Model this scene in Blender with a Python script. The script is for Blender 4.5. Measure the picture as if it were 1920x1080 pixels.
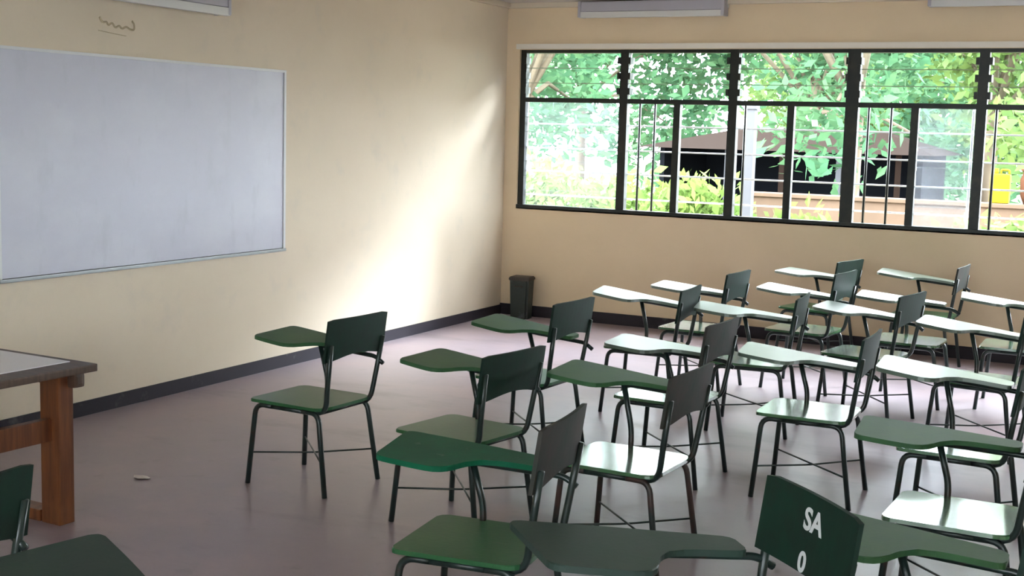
import bpy, bmesh, math, random
from mathutils import Vector, Matrix
random.seed(7)
for o in list(bpy.data.objects):
    bpy.data.objects.remove(o, do_unlink=True)
SC = bpy.context.scene
COL = SC.collection
PI = math.pi

# ------------------------------------------------------------------ camera
F_PX, YAW, PITCH, ROLL, CAM_H = 2434.66, 0.463623, 0.120608, 0.027763, 1.70
fwd = Vector((-math.sin(YAW)*math.cos(PITCH), math.cos(YAW)*math.cos(PITCH), -math.sin(PITCH)))
rgt = Vector((math.cos(YAW), math.sin(YAW), 0))
upv = rgt.cross(fwd)
r2 = rgt*math.cos(ROLL) + upv*math.sin(ROLL)
u2 = -rgt*math.sin(ROLL) + upv*math.cos(ROLL)
cd = bpy.data.cameras.new('camera'); cam = bpy.data.objects.new('camera', cd); COL.objects.link(cam)
M = Matrix((( r2.x, u2.x, -fwd.x, 0), (r2.y, u2.y, -fwd.y, 0), (r2.z, u2.z, -fwd.z, CAM_H), (0, 0, 0, 1)))
cam.matrix_world = M
cd.sensor_width = 36; cd.lens = F_PX*36/1920; cd.clip_start = .05; cd.clip_end = 300
SC.camera = cam

# ------------------------------------------------------------------ world, sun, exposure
W = bpy.data.worlds.new('World'); SC.world = W; W.use_nodes = True
bg = W.node_tree.nodes['Background']
bg.inputs[0].default_value = (0.86, 0.94, 1.0, 1); bg.inputs[1].default_value = 24.0
sd = bpy.data.lights.new('sun', 'SUN'); sd.energy = 16; sd.angle = math.radians(22); sd.color = (.80, .90, 1)
sun = bpy.data.objects.new('sun', sd); COL.objects.link(sun)
sun.rotation_euler = Vector((-.70, -1, -.70)).to_track_quat('-Z', 'Y').to_euler()
SC.view_settings.view_transform = 'Standard'; SC.view_settings.look = 'None'
SC.view_settings.exposure = 0.5; SC.view_settings.gamma = 1.0
SC.view_settings.use_curve_mapping = False

# ------------------------------------------------------------------ materials
def lin(c):
    return tuple((x/12.92 if x <= .04045 else ((x+.055)/1.055)**2.4) for x in [v/255 for v in c]) + (1,)
def mat(name, col, rough=.5, noise=None, spec=.5, bump=0, bscale=40, metal=0, coat=0, crough=.1, detail=6, ramp=(.35, .65), emit=None):
    """noise: (second colour, scale[, (second-colour2, scale2)])"""
    m = bpy.data.materials.new(name); m.use_nodes = True
    N, L = m.node_tree.nodes, m.node_tree.links
    b = N['Principled BSDF']
    b.inputs['Base Color'].default_value = col if len(col) == 4 else (*col, 1)
    b.inputs['Roughness'].default_value = rough; b.inputs['Metallic'].default_value = metal
    b.inputs['Specular IOR Level'].default_value = spec
    b.inputs['Coat Weight'].default_value = coat; b.inputs['Coat IOR'].default_value = 1.5 if coat < .9 else 1.75; b.inputs['Coat Roughness'].default_value = crough
    tc = N.new('ShaderNodeTexCoord')
    prev = None
    if noise:
        for (c2, sc, lo, hi, stretch) in noise:
            mp = N.new('ShaderNodeMapping'); mp.inputs['Scale'].default_value = stretch
            L.new(tc.outputs['Object'], mp.inputs['Vector'])
            n = N.new('ShaderNodeTexNoise'); n.inputs['Scale'].default_value = sc; n.inputs['Detail'].default_value = detail
            n.inputs['Roughness'].default_value = .6
            L.new(mp.outputs[0], n.inputs['Vector'])
            r = N.new('ShaderNodeValToRGB'); r.color_ramp.elements[0].position = lo; r.color_ramp.elements[1].position = hi
            L.new(n.outputs['Fac'], r.inputs[0])
            mx = N.new('ShaderNodeMix'); mx.data_type = 'RGBA'
            L.new(r.outputs[0], mx.inputs[0])
            if prev is None: mx.inputs[6].default_value = col
            else: L.new(prev, mx.inputs[6])
            mx.inputs[7].default_value = c2
            prev = mx.outputs[2]
        L.new(prev, b.inputs['Base Color'])
    if bump:
        n = N.new('ShaderNodeTexNoise'); n.inputs['Scale'].default_value = bscale; n.inputs['Detail'].default_value = 4
        L.new(tc.outputs['Object'], n.inputs['Vector'])
        bp = N.new('ShaderNodeBump'); bp.inputs['Strength'].default_value = bump; bp.inputs['Distance'].default_value = .01
        L.new(n.outputs['Fac'], bp.inputs['Height']); L.new(bp.outputs[0], b.inputs['Normal'])
    if emit:
        b.inputs['Emission Color'].default_value = (*emit[0], 1); b.inputs['Emission Strength'].default_value = emit[1]
    return m
ONE = (1, 1, 1)
M_WALLF = mat('cream wall paint', (.73, .635, .50, 1), .85, [((.69, .60, .465, 1), .9, .4, .7, ONE), ((.66, .59, .48, 1), 5, .56, .80, ONE)], .12, .08, 30)
M_WALLW = mat('tan wall paint', (.76, .615, .42, 1), .8, [((.71, .575, .39, 1), 1.1, .4, .7, ONE)], .3, .12, 30)
M_WALLO = mat('cream wall paint far side', (.62, .53, .40, 1), .8)
M_CEIL = mat('grey white ceiling board', (.60, .56, .50, 1), .8)
M_TRIM = mat('cream trim', (.66, .58, .45, 1), .6)
M_LITLINTEL = mat('lintel colour paled as lit', (.80, .76, .68, 1), .7, spec=.2)
M_FLOOR = mat('pinkish polished concrete', (.34, .268, .290, 1), .33,
              [((.295, .245, .272, 1), .7, .35, .65, ONE), ((.38, .285, .295, 1), 1.7, .5, .72, ONE), ((.25, .205, .205, 1), 6, .60, .8, ONE), ((.21, .165, .175, 1), .8, .56, .72, (1, 2.4, 1))], .5, .10, 9)
M_BASE = mat('dark skirting paint', (.030, .026, .034, 1), .6, [((.09, .085, .085, 1), 3, .64, .72, ONE)], .2)
M_BOARD = mat('white enamel board', (.555, .56, .645, 1), .4, [((.59, .60, .675, 1), 1.6, .45, .65, (1, 1, 1.6)), ((.525, .535, .61, 1), 3.2, .56, .72, (1, 2.2, .9))], .25)
M_ALU = mat('white plastic edging', (.68, .69, .70, 1), .5)
M_GREYSTRIP = mat('grey metal edge strip', (.20, .21, .21, 1), .4, metal=.6)
M_BLACK = mat('black window paint', (.012, .016, .014, 1), .45, [((.03, .028, .022, 1), 8, .5, .7, ONE)], .4)
M_WBAR = mat('white painted bar', (.62, .63, .66, 1), .5)
M_TUBE = mat('dark green tube paint', (.012, .025, .022, 1), .32, [((.03, .022, .018, 1), 14, .56, .66, ONE)], .5)
M_RUST = mat('brown worn tube paint', (.05, .028, .022, 1), .45, [((.015, .025, .022, 1), 9, .45, .6, ONE)], .5)
G1, G2 = (.032, .112, .048, 1), (.046, .135, .052, 1)
M_SEAT = mat('green gloss seat paint', G1, .30, [(G2, 4, .4, .65, ONE), ((.085, .13, .085, 1), 14, .60, .75, (1, 4, 1))], .14, .04, 60)
M_SEATGL = mat('high gloss green seat paint', (.045, .150, .062, 1), .22, [((.06, .17, .07, 1), 4, .4, .65, ONE), ((.10, .17, .11, 1), 12, .58, .75, (1, 4, 1))], .8, .03, 60, coat=1.0, crough=.12)
M_TAB = mat('glare-paled gloss tablet green', (.075, .130, .090, 1), .42, [((.085, .145, .09, 1), 5, .4, .65, ONE), ((.10, .12, .09, 1), 18, .62, .76, (1, 3, 1))], .9, .03, 60, coat=1.0, crough=.32)  # base paled to whiten the glare on these tablets
M_TABMAT = mat('green satin tablet paint', (.040, .110, .050, 1), .5, [((.050, .125, .046, 1), 5, .4, .65, ONE), ((.09, .11, .08, 1), 18, .62, .76, (1, 3, 1))], .16, .04, 60)
M_TABDK = mat('slate green tablet paint', (.034, .054, .046, 1), .5, [((.028, .054, .042, 1), 6, .4, .6, ONE)], .2, .04, 60)
M_TABEM = mat('emerald tablet paint', (.008, .105, .050, 1), .5, [((.008, .085, .046, 1), 5, .4, .65, ONE), ((.10, .16, .13, 1), 16, .64, .74, ONE)], .08, .04, 60)
M_BACK = mat('bottle green back paint', (.008, .030, .020, 1), .6, [((.011, .020, .016, 1), 6, .4, .62, ONE)], .2)
M_BACKBR = mat('worn brown green back', (.045, .038, .034, 1), .65, [((.022, .034, .026, 1), 5, .4, .62, ONE)], .2)
M_PAINTW = mat('white stencil paint', (.62, .64, .64, 1), .6)
M_WOOD = mat('orange brown table wood', (.20, .068, .024, 1), .42, [((.11, .036, .016, 1), 5, .35, .65, (9, 9, .7)), ((.24, .09, .03, 1), 2, .5, .7, ONE)], .5)
M_WOODD = mat('dark edge table wood', (.095, .055, .035, 1), .45, [((.06, .034, .022, 1), 6, .4, .6, (1, 6, 1))], .5)
M_LAM = mat('white laminate', (.88, .87, .89, 1), .3)
M_STEEL = mat('bolt steel', (.4, .42, .42, 1), .3, metal=.9)
M_FIX = mat('white enamel fixture', (.62, .62, .60, 1), .4)
M_FIXG = mat('grey fixture reflector', (.42, .41, .46, 1), .35)
M_TUBEL = mat('unlit glass tube', (.72, .72, .72, 1), .2)
M_BIN = mat('dark green bin plastic', (.020, .030, .026, 1), .45, [((.07, .08, .09, 1), 6, .56, .68, ONE)], .4)
M_BINR = mat('black bin rim', (.03, .022, .016, 1), .5)
M_MARK = mat('faded brown marker', (.50, .415, .28, 1), .8, spec=.1)
M_PAPER = mat('scrap paper', (.75, .68, .64, 1), .8)

def glassmat(name, haze, tint):
    m = bpy.data.materials.new(name); m.use_nodes = True
    N, L = m.node_tree.nodes, m.node_tree.links; N.clear()
    out = N.new('ShaderNodeOutputMaterial')
    tr = N.new('ShaderNodeBsdfTransparent'); tr.inputs[0].default_value = tint
    gl = N.new('ShaderNodeBsdfGlossy'); gl.inputs['Roughness'].default_value = .03
    fr = N.new('ShaderNodeFresnel'); fr.inputs[0].default_value = 1.45
    mx = N.new('ShaderNodeMixShader'); L.new(fr.outputs[0], mx.inputs[0]); L.new(tr.outputs[0], mx.inputs[1]); L.new(gl.outputs[0], mx.inputs[2])
    last = mx
    if haze:
        tl = N.new('ShaderNodeBsdfTranslucent'); tl.inputs[0].default_value = (.85, .88, .95, 1)
        m2 = N.new('ShaderNodeMixShader'); m2.inputs[0].default_value = haze
        L.new(mx.outputs[0], m2.inputs[1]); L.new(tl.outputs[0], m2.inputs[2]); last = m2
    L.new(last.outputs[0], out.inputs[0])
    return m
M_GLASS = glassmat('clear louvre glass', 0, (.97, 1, .98, 1))
M_GEDGE = mat('ground glass edge', (.10, .14, .12, 1), .4)
M_HAZE = glassmat('hazy louvre glass', .025, (.95, .97, 1, 1))  # small share of pale translucent shader clouds these blades
# ------------------------------------------------------------------ helpers
def link(name, me, m=None, parent=None, **kw):
    o = bpy.data.objects.new(name, me); COL.objects.link(o)
    if m is not None: me.materials.append(m)
    if parent is not None: o.parent = parent
    for k, v in kw.items(): o[k] = v
    return o
def empty(name, loc=(0, 0, 0), rz=0, **kw):
    o = bpy.data.objects.new(name, None); COL.objects.link(o); o.location = loc; o.rotation_euler = (0, 0, rz)
    o.empty_display_size = .1
    for k, v in kw.items(): o[k] = v
    return o
def bm_mesh(bm, name='mesh', smooth=False):
    me = bpy.data.meshes.new(name); bmesh.ops.recalc_face_normals(bm, faces=bm.faces); bm.to_mesh(me); bm.free()
    if smooth:
        for f in me.polygons: f.use_smooth = True
    return me
def add_box(bm, a, b, bev=0):
    x0, y0, z0 = a; x1, y1, z1 = b
    vs = [bm.verts.new(v) for v in ((x0,y0,z0),(x1,y0,z0),(x1,y1,z0),(x0,y1,z0),(x0,y0,z1),(x1,y0,z1),(x1,y1,z1),(x0,y1,z1))]
    fs = [bm.faces.new([vs[i] for i in q]) for q in ((0,3,2,1),(4,5,6,7),(0,1,5,4),(1,2,6,5),(2,3,7,6),(3,0,4,7))]
    if bev:
        es = list({e for f in fs for e in f.edges})
        bmesh.ops.bevel(bm, geom=es, offset=bev, segments=2, affect='EDGES', profile=.7)
def box_me(a, b, bev=0, name='box'):
    bm = bmesh.new(); add_box(bm, a, b, bev); return bm_mesh(bm, name)
def round_path(pts, rad, seg=5):
    out = [Vector(pts[0])]
    for i in range(1, len(pts)-1):
        p0, p1, p2 = Vector(pts[i-1]), Vector(pts[i]), Vector(pts[i+1])
        a, b = (p0-p1), (p2-p1); r = min(rad, a.length*.49, b.length*.49)
        A, B = p1+a.normalized()*r, p1+b.normalized()*r
        for k in range(seg+1):
            t = k/seg; out.append(A*(1-t)**2 + p1*2*t*(1-t) + B*t*t)
    out.append(Vector(pts[-1])); return out
def add_tube(bm, path, rad, n=8, cap=True):
    rings = []; prev = None
    for i, P in enumerate(path):
        d = (path[min(i+1, len(path)-1)] - path[max(i-1, 0)]).normalized()
        if prev is None:
            a = Vector((0, 0, 1)) if abs(d.z) < .9 else Vector((0, 1, 0))
            s = d.cross(a).normalized()
        else:
            s = (prev - d*prev.dot(d)).normalized()
        prev = s; t = d.cross(s)
        rr = rad[i] if isinstance(rad, (list, tuple)) else rad
        rings.append([bm.verts.new(P + (s*math.cos(2*PI*k/n) + t*math.sin(2*PI*k/n))*rr) for k in range(n)])
    for A, B in zip(rings, rings[1:]):
        for k in range(n):
            bm.faces.new((A[k], A[(k+1) % n], B[(k+1) % n], B[k]))
    if cap: bm.faces.new(rings[0][::-1]); bm.faces.new(rings[-1])
def tube_me(pts, rad, bend=.05, n=8, seg=5, name='tube'):
    bm = bmesh.new(); add_tube(bm, round_path(pts, bend, seg), rad, n); return bm_mesh(bm, name, True)
def smooth_outline(pts, seg=4):
    """pts: (x, y, corner radius)"""
    out = []; n = len(pts)
    for i in range(n):
        p0, p1, p2 = [Vector(pts[(i+j) % n][:2]) for j in (-1, 0, 1)]; r = pts[i][2]
        if r <= 0: out.append(p1); continue
        a, b = p0-p1, p2-p1; ra = min(r, a.length*.49); rb = min(r, b.length*.49)
        A, B = p1+a.normalized()*ra, p1+b.normalized()*rb
        for k in range(seg+1):
            t = k/seg; out.append(A*(1-t)**2 + p1*2*t*(1-t) + B*t*t)
    return out
def slab(outline, z0, z1, bev=.003, dz=None, name='slab'):
    """extruded outline (list of 2D) from z0 to z1"""
    bm = bmesh.new()
    lo = [bm.verts.new((p.x, p.y, z0)) for p in outline]; hi = [bm.verts.new((p.x, p.y, z1)) for p in outline]
    n = len(outline)
    ft = bm.faces.new(hi); bm.faces.new(lo[::-1])
    for i in range(n): bm.faces.new((lo[i], lo[(i+1) % n], hi[(i+1) % n], hi[i]))
    if bev: bmesh.ops.bevel(bm, geom=[e for e in ft.edges], offset=bev, segments=1, affect='EDGES')
    return bm_mesh(bm, name)

# ------------------------------------------------------------------ room shell
X0, X1 = -5.477, 3.4          # whiteboard wall, back wall
Y0, Y1 = -2.2, 10.722         # corridor wall, window wall
ZC = 2.845
T = .20
def struct(name, me, m, parent=None, **kw):
    o = link(name, me, m, parent, **kw)
    if parent is None: o['kind'] = 'structure'
    return o
floor = struct('floor', box_me((X0-T, Y0-T, -.12), (X1+T, Y1+T, 0)), M_FLOOR, label='pinkish grey polished concrete floor')
ceil = struct('ceiling', box_me((X0-T, Y0-T, ZC), (X1+T, Y1+T, ZC+.12)), M_CEIL, label='greyish board ceiling')
roof = struct('roof', box_me((X0-.5, Y0-1.1, ZC+.12), (X1+.5, Y1+.4, ZC+.2)), M_CEIL, label='flat roof slab with eaves above the classroom')
wf = struct('wall_front', box_me((X0-T, Y0-T, 0), (X0, Y1+T, ZC)), M_WALLF, label='cream painted wall carrying the whiteboard')
wr = struct('wall_rear', box_me((X1, Y0-T, 0), (X1+T, Y1+T, ZC)), M_WALLO, label='plain cream wall opposite the whiteboard')
# window wall: below, above, end strips
SILL, HEAD, TRANS = 1.0, 2.432, 1.983
WX0 = -5.345
mods = [-5.345, -4.33, -3.335, -2.335, -1.335, -.335, .665, 1.665, 2.665]
bm = bmesh.new()
add_box(bm, (X0, Y1, 0), (X1, Y1+T, SILL)); add_box(bm, (X0, Y1, HEAD), (X1, Y1+T, ZC))
add_box(bm, (X0, Y1, SILL), (WX0, Y1+T, HEAD)); add_box(bm, (mods[-1], Y1, SILL), (X1, Y1+T, HEAD))
ww = struct('wall_window', bm_mesh(bm), M_WALLW, label='tan painted wall below and above the louvre windows')
lw = struct('trim_1', box_me((WX0-.03, Y1-.022, HEAD+.004), (X1, Y1, HEAD+.05), .003), M_LITLINTEL, label='strip over the window heads, coloured pale as the lit lintel')  # added strip; its pale colour stands for light on the lintel underside
bm = bmesh.new()
cw = [(-1.2, .6), (1.2, 3.0), (3.6, 5.4)]           # corridor-side window openings, in x then shared
cor = [(-2.2, -1.0), (1.4, 2.6)]  # unseen openings, number and width chosen for their fill light
add_box(bm, (X0, Y0-T, 0), (X1, Y0, .95)); add_box(bm, (X0, Y0-T, 2.5), (X1, Y0, ZC))
edges = [X0] + [v for a in cor for v in a] + [X1]
for i in range(0, len(edges), 2): add_box(bm, (edges[i], Y0-T, .95), (edges[i+1], Y0, 2.5))
wc = struct('wall_corridor', bm_mesh(bm), M_WALLO, label='cream wall with window openings on the corridor side')
for i, (a, b) in enumerate(cor):
    bm = bmesh.new(); y = Y0-T/2
    for x in (a+.02, (a+b)/2, b-.02): add_box(bm, (x-.02, y-.03, .95), (x+.02, y+.03, 2.5))
    for z in (.97, 1.98, 2.48): add_box(bm, (a, y-.03, z-.02), (b, y+.03, z+.02))
    struct('window_%d' % (20+i), bm_mesh(bm), M_BLACK, label='black framed window opening in the corridor wall')
# skirtings
struct('baseboard_front', box_me((X0, Y0, 0), (X0+.012, Y1, .085)), M_BASE, label='dark painted skirting along the whiteboard wall')
struct('baseboard_window', box_me((X0, Y1-.014, 0), (X1, Y1, .10)), M_BASE, label='black skirting along the window wall')
# ceiling edge strips
struct('trim_2', box_me((X0, Y1-.05, ZC-.045), (X1, Y1, ZC), .004), M_TRIM, label='cream ceiling batten along the window wall')
struct('trim_3', box_me((X0, Y0, ZC-.045), (X0+.05, Y1-.05, ZC), .004), M_TRIM, label='cream ceiling batten along the whiteboard wall')

# ------------------------------------------------------------------ louvre windows
FY = Y1 + .06           # frame plane (outer part of the reveal)
def blades(par, x0, x1, z0, z1, n, m, tilt=.30):
    h = (z1-z0)/n
    me = box_me((x0, -.005, -h*.53), (x1, .005, h*.53), 0, 'louvre_blade'); me.materials.append(m); me.materials.append(M_GEDGE)
    for f in me.polygons:
        if abs(f.normal.z) > .9: f.material_index = 1
    for i in range(n):
        o = link('louvre_blade', me, None, par); o.location = (0, FY+.012, z0+h*(i+.5)); o.rotation_euler = (-tilt, 0, 0)
wnum = 0
haz = {0: 'ab', 3: 'b'}
rods = {1: (.10, .24), 3: (.09, .27), 4: (.07,), 2: (.06,)}
for i in range(len(mods)-1):
    a, b = mods[i], mods[i+1]
    wnum += 1
    w = empty('window_%d' % wnum, ((a+b)/2, FY, SILL), kind='structure', label='black steel louvre window bay')
    w.location = (0, 0, 0)
    wl = .055 if i == 3 else .038; wr_ = .055 if i == 2 else .038
    bm = bmesh.new()
    if i == 0: add_box(bm, (a, FY-.03, SILL), (a+.055, FY+.03, HEAD))
    add_box(bm, (b-.038 if i != 2 else b-.052, FY-.035, SILL), (b+.038 if i != 2 else b+.052, FY+.035, HEAD))
    link('mullion', bm_mesh(bm), M_BLACK, w)
    link('transom', box_me((a, FY-.028, TRANS-.019), (b, FY+.028, TRANS+.019), .003), M_BLACK, w)
    link('head_rail', box_me((a, FY-.028, HEAD-.028), (b, FY+.028, HEAD)), M_BLACK, w)
    link('sill_rail', box_me((a, FY-.06, SILL-.012), (b, FY+.028, SILL+.028)), M_BLACK, w)
    # louvre clips of the upper row: little notched blocks along both jambs
    bm = bmesh.new()
    for k in range(3):
        z = TRANS+.02+(k+.5)*(HEAD-TRANS-.05)/3
        for x in (a+.038, b-.038-.024): add_box(bm, (x, FY-.05, z-.028), (x+.024, FY+.05, z+.028))
    link('louvre_clips', bm_mesh(bm), M_BLACK, w)
    blades(w, a+.04, b-.04, TRANS+.02, HEAD-.028, 3, M_GLASS, .35)
    mid = (a+b)/2
    if i > 0:
        link('centre_bar', box_me((mid-.03, FY-.03, SILL), (mid+.03, FY+.03, TRANS), .003), M_BLACK, w)
        halves = {'a': (a+.04, mid-.03), 'b': (mid+.03, b-.04)}
    else:
        halves = {'a': (a+.05, b-.04)}
    for hk, (xa, xb) in halves.items():
        if hk in haz.get(i, ''):
            blades(w, xa, xb, SILL+.03, TRANS-.02, 7 if i == 0 else 6, M_HAZE, .2)
    for dx in rods.get(i, ()):
        link('upright_rod', tube_me([(a+.038+dx, FY+.03, SILL), (a+.038+dx, FY+.03, TRANS)], .011, n=6), M_BLACK, w)
    # pale outer security bars
    for z in (1.12, 1.34, 1.55, 1.77):
        link('outer_bar', tube_me([(a, FY+.085, z), (b, FY+.085, z)], .008, n=6), M_WBAR, w)
    for x in (b-.07,):
        link('outer_upright', tube_me([(x, FY+.10, SILL), (x, FY+.10, TRANS)], .010, n=6), M_WBAR, w)

# ------------------------------------------------------------------ whiteboard
wb = empty('whiteboard', (X0, 6.11, .845), label='large blank whiteboard fixed to the cream wall', category='whiteboard')
link('panel', box_me((0, -1.235, 0), (.016, 1.24, 1.213), .002), M_BOARD, wb)
link('edge_strip', box_me((0, 1.225, -.006), (.024, 1.247, 1.219), .003), M_ALU, wb)
link('edge_strip', box_me((0, -1.247, -.006), (.024, -1.225, 1.219), .003), M_ALU, wb)
link('edge_strip', box_me((0, -1.247, 1.205), (.024, 1.247, 1.222), .003), M_ALU, wb)
link('bottom_strip', box_me((0, -1.247, -.022), (.032, 1.247, -.002), .004), M_GREYSTRIP, wb)  # dark grey strip along the board's lower edge
# faded scribble on the wall above the board
bm = bmesh.new()
pts = [(0, .03), (.02, .0), (.05, .012), (.06, -.01), (.09, .015), (.11, -.02), (.14, .004), (.16, -.018), (.19, .006), (.22, -.012), (.255, -.008), (.25, .028), (.235, .04)]
add_tube(bm, round_path([(X0+.001, 5.63+a*1.1, 2.245+c-.05*a) for a, c in pts], .02, 3), .0065, 5)
add_tube(bm, round_path([(X0+.001, 5.62, 2.20), (X0+.001, 5.74, 2.19), (X0+.001, 5.84, 2.184)], .02, 3), .0025, 5)
link('faded_scribble', bm_mesh(bm, 'scribble'), M_MARK, wf, label='faded brown scribble on the wall above the whiteboard')

# ------------------------------------------------------------------ fluorescent fixtures
def fixture(label, loc, rz, L=1.33):
    t = empty('light_fixture', loc, rz, label=label, category='light fixture', group='wall mounted fluorescent battens')
    # local: wall at y=0, protrudes to -y, runs along x
    link('housing', box_me((-L/2, -.055, .02), (L/2, 0, .085), .006), M_FIX, t)
    bm = bmesh.new()
    prof = [(-.03, .03), (-.125, .085), (-.13, .078), (-.135, .0), (-.128, -.004), (-.12, .055), (-.03, .018)]
    v = [[bm.verts.new((x, y, z)) for y, z in prof] for x in (-L/2, L/2)]
    n = len(prof)
    for i in range(n): bm.faces.new((v[0][i], v[0][(i+1) % n], v[1][(i+1) % n], v[1][i]))
    bm.faces.new(v[0]); bm.faces.new(v[1][::-1])
    link('reflector', bm_mesh(bm), M_FIXG, t)
    link('lower_lip', box_me((-L/2+.01, -.139, -.055), (L/2-.01, -.10, -.004), .004), M_FIX, t)
    for s in (-1, 1):
        x = s*(L/2-.015)
        link('end_cap', box_me((x-.014, -.14, -.05), (x+.014, -.02, .088), .004), M_FIXG, t)
    link('tube_lamp', tube_me([(-L/2+.04, -.085, .0), (L/2-.04, -.085, .0)], .016, n=10), M_TUBEL, t)
    return t
fixture('unlit fluorescent batten above the windows next to the whiteboard wall corner', (-4.06, Y1, 2.75), 0)
fixture('unlit fluorescent batten above the windows, far from the whiteboard wall', (-1.10, Y1, 2.795), 0)
fixture('unlit fluorescent batten on the cream wall above the whiteboard', (X0, 5.96, 2.42), PI/2)

# ------------------------------------------------------------------ tablet-arm chairs
def P(u, v, z): return (-u, v, z)
ZR, TR = .383, .0125
TABZ = .646
ME = {}
def leg(side, front):
    s = side
    if front: pts = [P(.228, s*.21, 0), P(.198, s*.186, ZR), P(.10, s*.184, ZR)]
    else: pts = [P(-.232, s*.206, 0), P(-.175, s*.186, ZR), P(-.08, s*.184, ZR)]
    return tube_me(pts, TR, .07)
for s in (-1, 1):
    ME['legF', s] = leg(s, True); ME['legB', s] = leg(s, False)
    ME['rail', s] = tube_me([P(.10, s*.184, ZR), P(-.08, s*.184, ZR)], TR)
    ME['post', s] = tube_me([P(.12, s*.160, ZR), P(-.205, s*.168, ZR), P(-.222, s*.182, .50), P(-.254, s*.198, .71)], TR, .06)
ME['cross'] = tube_me([P(-.17, -.158, ZR), P(-.17, .158, ZR)], .010)
ME['brace', 1] = tube_me([P(.216, -.20, .15), P(0, 0, .14), P(-.21, .20, .15)], .0045, n=6)
ME['brace', -1] = tube_me([P(.216, .20, .15), P(0, 0, .149), P(-.21, -.20, .15)], .0045, n=6)
ME['seat'] = slab(smooth_outline([(-.232, -.203, .035), (.19, -.203, .05), (.203, -.12, 0), (.203, .12, 0), (.19, .203, .05), (-.232, .203, .035)]), ZR+.012, ZR+.027, .004)
def back_me(arch=.026):
    bm = bmesh.new(); n = 12; w = .222; g = []
    prof = []
    for i in range(n+1):
        t = -1+2*i/n
        bow = .014*(1-t*t)
        zb = .605 + arch*math.cos(t*PI/2)**1.5*(1 if abs(t) < .999 else 0)
        prof.append((t*w, bow, zb))
    rows = []
    for th in (0, .013):
        r = []
        for (v, bow, zb) in prof:
            col = []
            for k in range(4):
                z = zb + (.805-zb)*k/3
                if abs(abs(v)-w) < 1e-6 and k == 3: z -= .006
                u = -.236 - (z-.6)*.14 - bow + th
                col.append(bm.verts.new(P(u, v, z)))
            r.append(col)
        rows.append(r)
    for r in rows:
        for i in range(n):
            for k in range(3): bm.faces.new((r[i][k], r[i+1][k], r[i+1][k+1], r[i][k+1]))
    A, B = rows
    for i in range(n):
        bm.faces.new((A[i][0], A[i+1][0], B[i+1][0], B[i][0])); bm.faces.new((A[i][3], A[i+1][3], B[i+1][3], B[i][3]))
    for i in (0, n):
        for k in range(3): bm.faces.new((A[i][k], A[i][k+1], B[i][k+1], B[i][k]))
    return bm_mesh(bm)
ME['back'] = back_me(); ME['back', 0] = back_me(0)
tab_out = [(.387, .0, .035), (.43, .36, .035), (.20, .325, .1), (-.165, .255, .025), (-.17, .135, .03), (.02, .14, .08), (.085, .10, .06), (.13, -.045, .07), (.25, -.03, .1)]
ME['tab'] = slab(smooth_outline([(-(u-.05), v, r) for u, v, r in tab_out]), -.009, .009, .003)
# the tube under the arm, from the rear post forward, and the upright carrying the tablet
ME['armbar'] = tube_me([P(-.236, .194, .595), P(-.19, .196, TABZ-.024), P(.16, .205, TABZ-.022)], .011, .05)
ME['stay'] = tube_me([P(.075, .194, 0), P(.075, .198, .08), P(.115, .19, TABZ-.02-ZR)], .0125, .06)
for k, me in ME.items():
    nm = k if isinstance(k, str) else k[0]
    if nm == 'seat': me.materials.append(M_SEAT)
    elif nm == 'tab': me.materials.append(M_TAB)
    elif nm == 'back': me.materials.append(M_BACK)
    else: me.materials.append(M_TUBE)
def setmat(o, m):
    o.material_slots[0].link = 'OBJECT'; o.material_slots[0].material = m
def part(name, me, par, **kw):
    o = bpy.data.objects.new(name, me); COL.objects.link(o); o.parent = par
    for k, v in kw.items(): o[k] = v
    return o
def chair(label, x, y, th, pit=.05, dzt=0, dzp=0, tyaw=0, flatback=False, backm=None, tabm=None, seatm=None, tubem=None, noback=False, group='green tablet-arm chairs'):
    t = empty('tablet_arm_chair', (x, y, 0), th, label=label, category='chair', group=group)
    s = part('seat', ME['seat'], t)
    if seatm: setmat(s, seatm)
    if not noback:
        b = part('backrest', ME['back', 0] if flatback else ME['back'], t); b.location.z = dzp
        if backm: setmat(b, backm)
    for sd in (1, -1):
        L1 = part('leg', ME['legF', sd], t); L2 = part('leg', ME['legB', sd], t)
        part('side_rail', ME['rail', sd], t)
        if not noback: part('back_post', ME['post', sd], t)
        part('cross_brace', ME['brace', sd], t)
        if tubem: setmat(L1, tubem); setmat(L2, tubem)
    part('rear_crossbar', ME['cross'], t)
    tb = part('writing_tablet', ME['tab'], t)
    a = math.atan(pit)
    piv = Vector(P(-.2, .18, 0)); c0 = Vector((-.05, 0, 0)) - piv
    c0.rotate(Matrix.Rotation(tyaw, 3, 'Z'))
    lo = piv + c0
    tb.location = (lo.x, lo.y, TABZ+dzt); tb.rotation_euler = (0, a, tyaw)
    if tabm: setmat(tb, tabm)
    st = part('tablet_stay', ME['stay'], t); st.location.z = ZR
    zt = TABZ+dzt+pit*.05 ; st.scale.z = (zt-.022-ZR)/(TABZ-.02-ZR)
    ar = part('arm_bar', ME['armbar'], t); ar.location.z = dzt - .006
    if tyaw:
        for q in (ar, st):
            c = -piv.copy(); c.z = 0; c.rotate(Matrix.Rotation(tyaw, 3, 'Z')); c = piv + c
            q.location.x, q.location.y = c.x, c.y; q.rotation_euler.z = tyaw
    if pit: ar.rotation_euler.y = a*.8; ar.location.z -= .0
    return t
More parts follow.
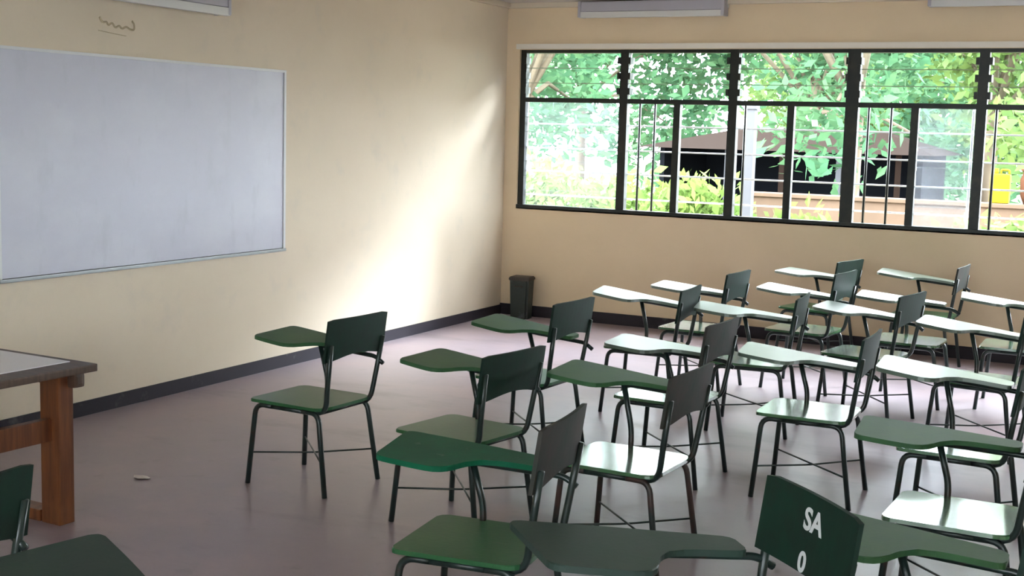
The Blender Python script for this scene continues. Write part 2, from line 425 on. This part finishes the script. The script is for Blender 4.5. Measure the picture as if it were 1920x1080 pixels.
# fitted poses: x, y, heading, tablet pitch (some raised for glare), tablet dz, back dz
CH = dict(
 A=('green tablet-arm chair standing alone closest to the cream whiteboard wall', (-3.559, 5.036, -.062, .052, -.002, .024), dict(tabm=M_TABMAT)),
 B=('green tablet-arm chair with dark back, its feet behind the emerald tablet', (-2.638, 4.853, -.158, .035, .004, -.019), dict(tabm=M_TABMAT)),
 C=('chair with emerald writing tablet and worn brownish back panel', (-1.849, 3.539, .115, .025, -.02, .035), dict(backm=M_BACKBR, tabm=M_TABEM)),
 D=('chair with dull green tablet and dark back, between the whiteboard wall and the white-tablet rows', (-2.958, 6.151, -.071, .078, -.022, .03), dict(tabm=M_TABMAT)),
 E=('chair with brownish back whose glossy pale green seat mirrors the tablet stay', (-1.841, 4.761, -.048, .045, .045, -.002), dict(seatm=M_SEATGL, tabm=M_TABMAT, backm=M_BACKBR, tubem=M_RUST)),
 F=('turned chair with SA 0 stencilled in white on its dark green back', (-.912, 2.985, .77, .055, -.007, .012), dict(tabm=M_TABDK, tyaw=-.12, flatback=True)),
 G=('tablet-arm chair standing behind the SA stencilled back, in front of pale tablets', (-1.431, 6.127, .018, .069, -.026, 0), dict(seatm=M_SEATGL)),
 H=('chair behind the brown-backed glossy seat chair, its tablet pale grey green', (-2.141, 6.096, -.049, .04, -.038, 0), dict(seatm=M_SEATGL, backm=M_BACKBR)),
 I=('chair whose white tablet reaches the dark back of the chair behind the SA stencil', (-.704, 5.761, -.054, .074, .029, 0), dict(seatm=M_SEATGL)),
 J=('chair with matte mid green tablet over a shiny pale green seat', (-.56, 4.686, -.028, .006, -.016, 0), dict(seatm=M_SEATGL, tabm=M_TABMAT)),
 K=('chair whose tablet arm runs behind the SA stencilled back', (-.474, 3.43, -.027, .03, -.05, 0), dict(tabm=M_TABMAT)),
 L=('dark chair back standing beside the wooden teacher table leg', (-2.85, 2.185, .0, .05, 0, 0), {}),
 M=('chair with shade-darkened tablet in front of the teacher table', (-1.963, 1.808, -.35, .03, .04, 0), dict(tabm=M_TABDK)),  # slate tablet colour carries the shadow this chair sits in
 O=('chair with long white tablet beside the chair nearest the corner bin', (-2.788, 7.486, .059, .105, .019, -.021), dict(seatm=M_SEATGL)),
 Q=('chair with bluish white tablet, nearest of all to the dark corner bin', (-2.763, 8.409, -.056, .06, -.012, .002), dict(seatm=M_SEATGL)),
 R=('chair with white tablet over a pale seat, behind the chair with the long white tablet', (-2.074, 7.364, .085, .07, .005, 0), dict(seatm=M_SEATGL)),
 S=('chair with bright white tablet near the window wall, back overlapped by a farther chair', (-2.131, 8.791, -.11, .075, -.019, .017), dict(seatm=M_SEATGL)),
 T=('chair against the window wall with green edged tablet, under the thick window mullion', (-2.344, 9.967, -.225, .047, -.009, -.01), {}),
 U=('chair with white tablet and broad dark back in the bright row by windows', (-1.556, 8.012, -.178, .065, -.02, -.005), dict(seatm=M_SEATGL)),
 V=('chair without a backrest, its narrow white tablet near the window wall', (-1.42, 8.74, -.037, .05, -.003, 0), dict(seatm=M_SEATGL, noback=True)),
 W=('chair against the window wall with thin brownish back and white edged tablet', (-1.553, 10.106, -.057, .086, .016, -.009), dict(backm=M_BACKBR)),
 X=('chair near the window wall whose long tablet starts at the brownish back', (-.766, 8.911, 0, .086, .008, 0), dict(seatm=M_SEATGL)),
 Y=('chair with the largest white glaring tablet in the bright row by windows', (-.837, 7.514, -.131, .076, .004, 0), dict(seatm=M_SEATGL)),
)
CO = {}
for k, (lab, a, kw) in CH.items(): CO[k] = chair(lab, *a, **kw)
# stencilled lettering on the front of the turned chair's back
def letters(txt, size, v, z, par, name):
    cu = bpy.data.curves.new(name, 'FONT'); cu.body = txt; cu.size = size; cu.align_x = 'CENTER'; cu.align_y = 'CENTER'; cu.extrude = .0006
    cu.offset = .0022
    tmp = bpy.data.objects.new('tmp', cu); COL.objects.link(tmp)
    dg = bpy.context.evaluated_depsgraph_get(); me = bpy.data.meshes.new_from_object(tmp.evaluated_get(dg))
    bpy.data.objects.remove(tmp, do_unlink=True)
    me.materials.clear()
    o = link(name, me, M_PAINTW, par)
    u = -.236 - (z-.6)*.14 + .0135 - .014*(1-(v/.222)**2)
    o.location = P(u, v, z)
    # text x axis -> chair's left (-v), text y -> up along the panel, normal -> forward
    ax = Vector((0, -1, 0)); up = Vector((.14, 0, 1)).normalized(); nz = ax.cross(up)
    o.rotation_euler = Matrix((ax, up, nz)).transposed().to_euler()
    return o
backF = [c for c in CO['F'].children if c.name.startswith('backrest')][0]
letters('SA', .078, -.012, .738, backF, 'stencil_lettering')
letters('0', .072, .008, .630, backF, 'stencil_lettering')

# ------------------------------------------------------------------ teacher's table
tt = empty('teacher_table', (-3.955, 4.035, 0), -.05, label='wooden teacher table with white inlaid top', category='table')
DH = .682
link('top_frame', box_me((-.78, -1.5, DH-.035), (0, 0, DH-.002), .006), M_WOODD, tt)
link('white_inlay', box_me((-.70, -1.4, DH-.004), (-.115, -.045, DH+.001)), M_LAM, tt, label='white laminate inlay')
link('apron', box_me((-.70, -.10, DH-.10), (-.03, -.04, DH-.035), .018), M_WOODD, tt)
for (x, y) in ((-.18, -.11), (-.18, -1.40), (-.72, -.11), (-.72, -1.40)):
    link('leg', box_me((x-.0, y-.04, .0), (x+.11, y+.04, DH-.035), .006), M_WOOD, tt)
link('side_rail', box_me((-.15, -1.36, .36), (-.11, -.15, .455), .005), M_WOOD, tt)
link('side_rail', box_me((-.69, -1.36, .36), (-.65, -.15, .455), .005), M_WOOD, tt)
link('foot_rail', box_me((-.80, -.15, .0), (-.19, -.07, .05), .006), M_WOOD, tt)
link('foot_rail', box_me((-.80, -1.44, .0), (-.19, -1.36, .05), .006), M_WOOD, tt)

# ------------------------------------------------------------------ corner bin
bn = empty('waste_bin', (-5.18, 10.56, 0), .1, label='small dark upright bin in the corner by the window wall', category='bin')
bm = bmesh.new()
def frus(bm, w0, d0, w1, d1, z0, z1):
    v = [bm.verts.new((sx*w/2, sy*d/2, z)) for (w, d, z) in ((w0, d0, z0), (w1, d1, z1)) for sx, sy in ((-1,-1),(1,-1),(1,1),(-1,1))]
    for q in ((0,3,2,1),(4,5,6,7),(0,1,5,4),(1,2,6,5),(2,3,7,6),(3,0,4,7)): bm.faces.new([v[i] for i in q])
frus(bm, .165, .15, .185, .17, 0, .35)
bmesh.ops.bevel(bm, geom=[e for e in bm.edges if abs(e.verts[0].co.z-e.verts[1].co.z) > .1], offset=.02, segments=2, affect='EDGES')
link('body', bm_mesh(bm), M_BIN, bn)
bm = bmesh.new(); frus(bm, .20, .185, .19, .175, .35, .385); bmesh.ops.bevel(bm, geom=list(bm.edges), offset=.008, segments=2, affect='EDGES')
link('lid', bm_mesh(bm), M_BINR, bn)
link('handle', tube_me([(-.04, -.085, .30), (-.04, -.105, .30), (.04, -.105, .30), (.04, -.085, .30)], .006, .015), M_BINR, bn)

# paper scrap on the floor
bm = bmesh.new()
random.seed(3)
ring = [bm.verts.new((.055*math.cos(a)*random.uniform(.7, 1.1), .03*math.sin(a)*random.uniform(.7, 1.1), .002+random.uniform(0, .006))) for a in [2*PI*k/9 for k in range(9)]]
c = bm.verts.new((0, 0, .012))
for k in range(9): bm.faces.new((ring[k], ring[(k+1) % 9], c))
ext = bmesh.ops.extrude_face_region(bm, geom=list(bm.faces))
for q in ext['geom']:
    if isinstance(q, bmesh.types.BMVert): q.co.z += .0012
o = link('paper_scrap', bm_mesh(bm), M_PAPER, None, label='small torn paper scrap on the bare floor near the teacher table', category='paper'); o.location = (-4.268, 4.631, .001)
# ------------------------------------------------------------------ outside, seen through the louvres
M_EARTH = mat('dry earth', (.10, .075, .05, 1), .9, [((.075, .065, .04, 1), .3, .4, .6, ONE)], .2)
M_TANW = mat('tan garden wall plaster', (.085, .055, .036, 1), .8, [((.07, .046, .03, 1), 1.5, .4, .6, ONE)], .2)
M_SHED = mat('shade-dark shed colour', (.006, .007, .009, 1), .9, spec=.05)  # near-black base stands in for the shade inside the open shed
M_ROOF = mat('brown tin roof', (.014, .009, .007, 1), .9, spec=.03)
M_POST = mat('pale concrete post', (.060, .062, .068, 1), .9, spec=.05)
M_BARK = mat('bark', (.10, .075, .05, 1), .9)
M_YEL = mat('yellow plastic', (.13, .095, .004, 1), .8, spec=.1)
M_ORB = mat('orange brown clay', (.055, .022, .011, 1), .9, spec=.1)
def leafmat(name, a, b):
    m = mat(name, a, .8, [(b, .8, .4, .6, ONE)], .08)
    N, L = m.node_tree.nodes, m.node_tree.links
    pb = N['Principled BSDF']; out = N['Material Output']
    tl = N.new('ShaderNodeBsdfTranslucent'); mx = N.new('ShaderNodeMixShader'); mx.inputs[0].default_value = .35
    src = pb.inputs['Base Color'].links[0].from_socket
    L.new(src, tl.inputs[0]); L.new(pb.outputs[0], mx.inputs[1]); L.new(tl.outputs[0], mx.inputs[2]); L.new(mx.outputs[0], out.inputs[0])
    return m
M_LEAFG = leafmat('green leaves', (.042, .108, .054, 1), (.072, .140, .064, 1))
M_LEAFY = leafmat('yellow green leaves', (.115, .170, .046, 1), (.085, .145, .05, 1))
M_LEAFB = leafmat('bright hedge leaves', (.100, .150, .034, 1), (.078, .138, .036, 1))
struct('ground', box_me((-60, Y1+T+.01, -.6), (40, 90, -.35)), M_EARTH, label='dry earth yard outside the windows')
def leaves(clusters, n, size, rnd, upright=0):
    vs, fs = [], []
    tot = sum(c[1]**2 for c in clusters)
    for (c, r) in clusters:
        for k in range(int(n*r*r/tot)):
            d = Vector((rnd.gauss(0, 1), rnd.gauss(0, 1), rnd.gauss(0, .8))).normalized()*r*rnd.uniform(.35, 1.0)
            p = Vector(c)+d
            a = Vector((rnd.gauss(0, 1), rnd.gauss(0, 1), rnd.gauss(0, .7)+upright)).normalized()
            b = a.cross(Vector((rnd.gauss(0, 1), rnd.gauss(0, 1), rnd.gauss(0, 1)))).normalized()
            s = size*rnd.uniform(.6, 1.3); i = len(vs)
            vs += [p, p+a*s*.5+b*s*.24, p+a*s, p+a*s*.5-b*s*.24]; fs.append((i, i+1, i+2, i+3))
    me = bpy.data.meshes.new('foliage'); me.from_pydata(vs, [], fs); return me
def tree(label, x, y, trunk_h, crown_z, spread, ht, n, m, seed, leaf=.26, lean=0):
    rnd = random.Random(seed)
    t = empty('tree', (x, y, -.35), label=label, category='tree', group='trees beyond the windows')
    bm = bmesh.new()
    add_tube(bm, round_path([(0, 0, 0), (lean*.5, 0, trunk_h*.5), (lean, 0, trunk_h)], .3, 4), [.16]*3+[.14]*3+[.1] if False else .14, 8)
    cl = []
    for k in range(9):
        a = rnd.uniform(0, 2*PI); r = spread*rnd.uniform(.15, 1)
        c = (lean+r*math.cos(a), r*math.sin(a)*.8, crown_z+rnd.uniform(-.5, .5)*ht)
        cl.append((c, rnd.uniform(.7, 1.25)*spread*.42))
        add_tube(bm, [Vector((lean*.9, 0, trunk_h*.75)), Vector(((lean+c[0])/2, c[1]/2, (trunk_h+c[2])/2-.1)), Vector(c)], [.07, .045, .02], 6)
    link('trunk', bm_mesh(bm, 'trunk', True), M_BARK, t)
    link('foliage', leaves(cl, int(n*1.5), leaf, rnd), m, t, kind='stuff')
    return t
tree('spreading green tree beyond the first window bay', -10.4, 21, 3.4, 5.0, 3.4, 5.0, 3600, M_LEAFG, 1)
tree('green tree behind the pale post', -7.6, 31, 3.6, 4.6, 3.6, 6.4, 4600, M_LEAFG, 2)
tree('leafy tree above the brown shed roof', -4.4, 20.5, 3.4, 4.6, 2.4, 4.6, 2400, M_LEAFG, 3)
tree('yellow green tree beyond the fourth window bay', -3.3, 28.5, 3.4, 4.2, 2.9, 5.6, 3600, M_LEAFY, 4)
tree('yellow green tree behind the yellow can', -1.0, 21.5, 3.4, 4.6, 2.3, 4.8, 2400, M_LEAFY, 5)
tree('tall green tree far behind the hedge', -14.5, 33, 4, 4.6, 4.4, 7.5, 5000, M_LEAFG, 6, .34)
tree('tall green tree far behind the shed', -9.5, 42, 4, 4.6, 4.6, 7.5, 5000, M_LEAFY, 8, .36)
tree('tall green tree far behind the yellow can', -3.2, 40, 4, 4.6, 4.6, 7.5, 5000, M_LEAFG, 9, .36)
tree('unseen green tree added to block low sky past the last window bays', 5.0, 22, 3.4, 5.0, 3.2, 5.0, 2600, M_LEAFG, 10)  # out of view; added to cut low sky light from the right
def bush(label, x, y, w, h, n, m, seed, leaf=.16, z0=-.35):
    rnd = random.Random(seed)
    t = empty('bush', (x, y, z0), label=label, category='bush', group='bushes outside the windows')
    cl = [((rnd.uniform(-w/2, w/2), rnd.uniform(-.3, .3), rnd.uniform(.25, .82)*h), h*.28) for k in range(8)]
    link('foliage', leaves(cl, n, leaf, rnd, .9), m, t, kind='stuff')
    bm = bmesh.new()
    for c, r in cl: add_tube(bm, [Vector((c[0]*.4, 0, 0)), Vector(c)], .015, 5)
    link('stems', bm_mesh(bm), M_BARK, t)
bush('bright leafy hedge bush by the first louvre bay', -7.0, 15.4, 1.2, 1.6, 1500, M_LEAFB, 11)
bush('bright leafy hedge bush next to the pale post', -5.75, 13.9, 1.0, 1.7, 1700, M_LEAFB, 12)
bush('bright hedge bush right against the pale post', -4.98, 15.0, .6, 1.65, 1400, M_LEAFB, 13)
bush('small bright bush at the foot of the tan garden wall', -3.45, 14.4, .4, 1.35, 500, M_LEAFB, 14)
bush('green bush in front of the yellow can', -1.5, 13.6, .6, 1.35, 900, M_LEAFY, 15)
gp = empty('post', (-4.10, 13.9, -.35), label='pale slender concrete post outside between hedge and garden wall', category='post')
link('shaft', box_me((-.06, -.06, 0), (.06, .06, 2.35), .01), M_POST, gp)
link('cap', box_me((-.075, -.075, 2.35), (.075, .075, 2.40), .01), M_POST, gp)
gw = empty('garden_wall', (-2.8, 16, -.35), label='low tan plastered garden wall outside the windows', category='wall')
link('wall_body', box_me((-1.9, -.1, 0), (2.4, .1, 1.32)), M_TANW, gw)
link('coping', box_me((-1.92, -.13, 1.32), (2.42, .13, 1.37), .01), M_TANW, gw)
sh = empty('shed', (-6.7, 25, -.35), label='low shed coloured dark for its inner shade, with brown roof beyond the garden wall', category='shed')
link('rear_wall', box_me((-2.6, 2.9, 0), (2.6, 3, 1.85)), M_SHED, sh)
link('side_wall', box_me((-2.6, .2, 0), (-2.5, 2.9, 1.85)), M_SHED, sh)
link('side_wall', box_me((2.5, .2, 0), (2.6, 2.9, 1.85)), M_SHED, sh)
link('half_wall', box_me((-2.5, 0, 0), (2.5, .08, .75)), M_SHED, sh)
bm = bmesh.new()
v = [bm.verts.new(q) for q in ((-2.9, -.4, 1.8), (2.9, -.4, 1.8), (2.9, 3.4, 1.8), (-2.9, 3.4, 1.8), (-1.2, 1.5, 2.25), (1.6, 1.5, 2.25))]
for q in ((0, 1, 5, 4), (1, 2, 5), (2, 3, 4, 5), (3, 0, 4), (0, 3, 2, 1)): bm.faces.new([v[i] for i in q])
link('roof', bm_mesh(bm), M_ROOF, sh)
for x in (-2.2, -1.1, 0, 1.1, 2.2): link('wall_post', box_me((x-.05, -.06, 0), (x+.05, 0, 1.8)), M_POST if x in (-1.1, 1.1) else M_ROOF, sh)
yc = empty('jerrycan', (-1.72, 16, 1.02), label='yellow plastic can standing on the tan garden wall', category='can')
link('body', box_me((-.11, -.08, 0), (.11, .08, .34), .03), M_YEL, yc)
link('spout', tube_me([(-.05, 0, .33), (-.05, 0, .40)], .025), M_YEL, yc)
link('handle', tube_me([(-.0, 0, .33), (.0, 0, .385), (.09, 0, .385), (.09, 0, .33)], .012, .02), M_YEL, yc)
fp = empty('clay_pot', (-1.38, 16, 1.02), label='orange brown clay pot on the garden wall beside the yellow can', category='pot')
bm = bmesh.new(); add_tube(bm, [Vector((0, 0, z)) for z in (0, .1, .28, .36, .40)], [.08, .12, .13, .10, .12], 14)
link('pot_body', bm_mesh(bm, 'pot', True), M_ORB, fp)
bm = bmesh.new(); add_tube(bm, [Vector((0, 0, z)) for z in (.385, .405)], [.125, .125], 14); link('rim', bm_mesh(bm), M_ORB, fp)
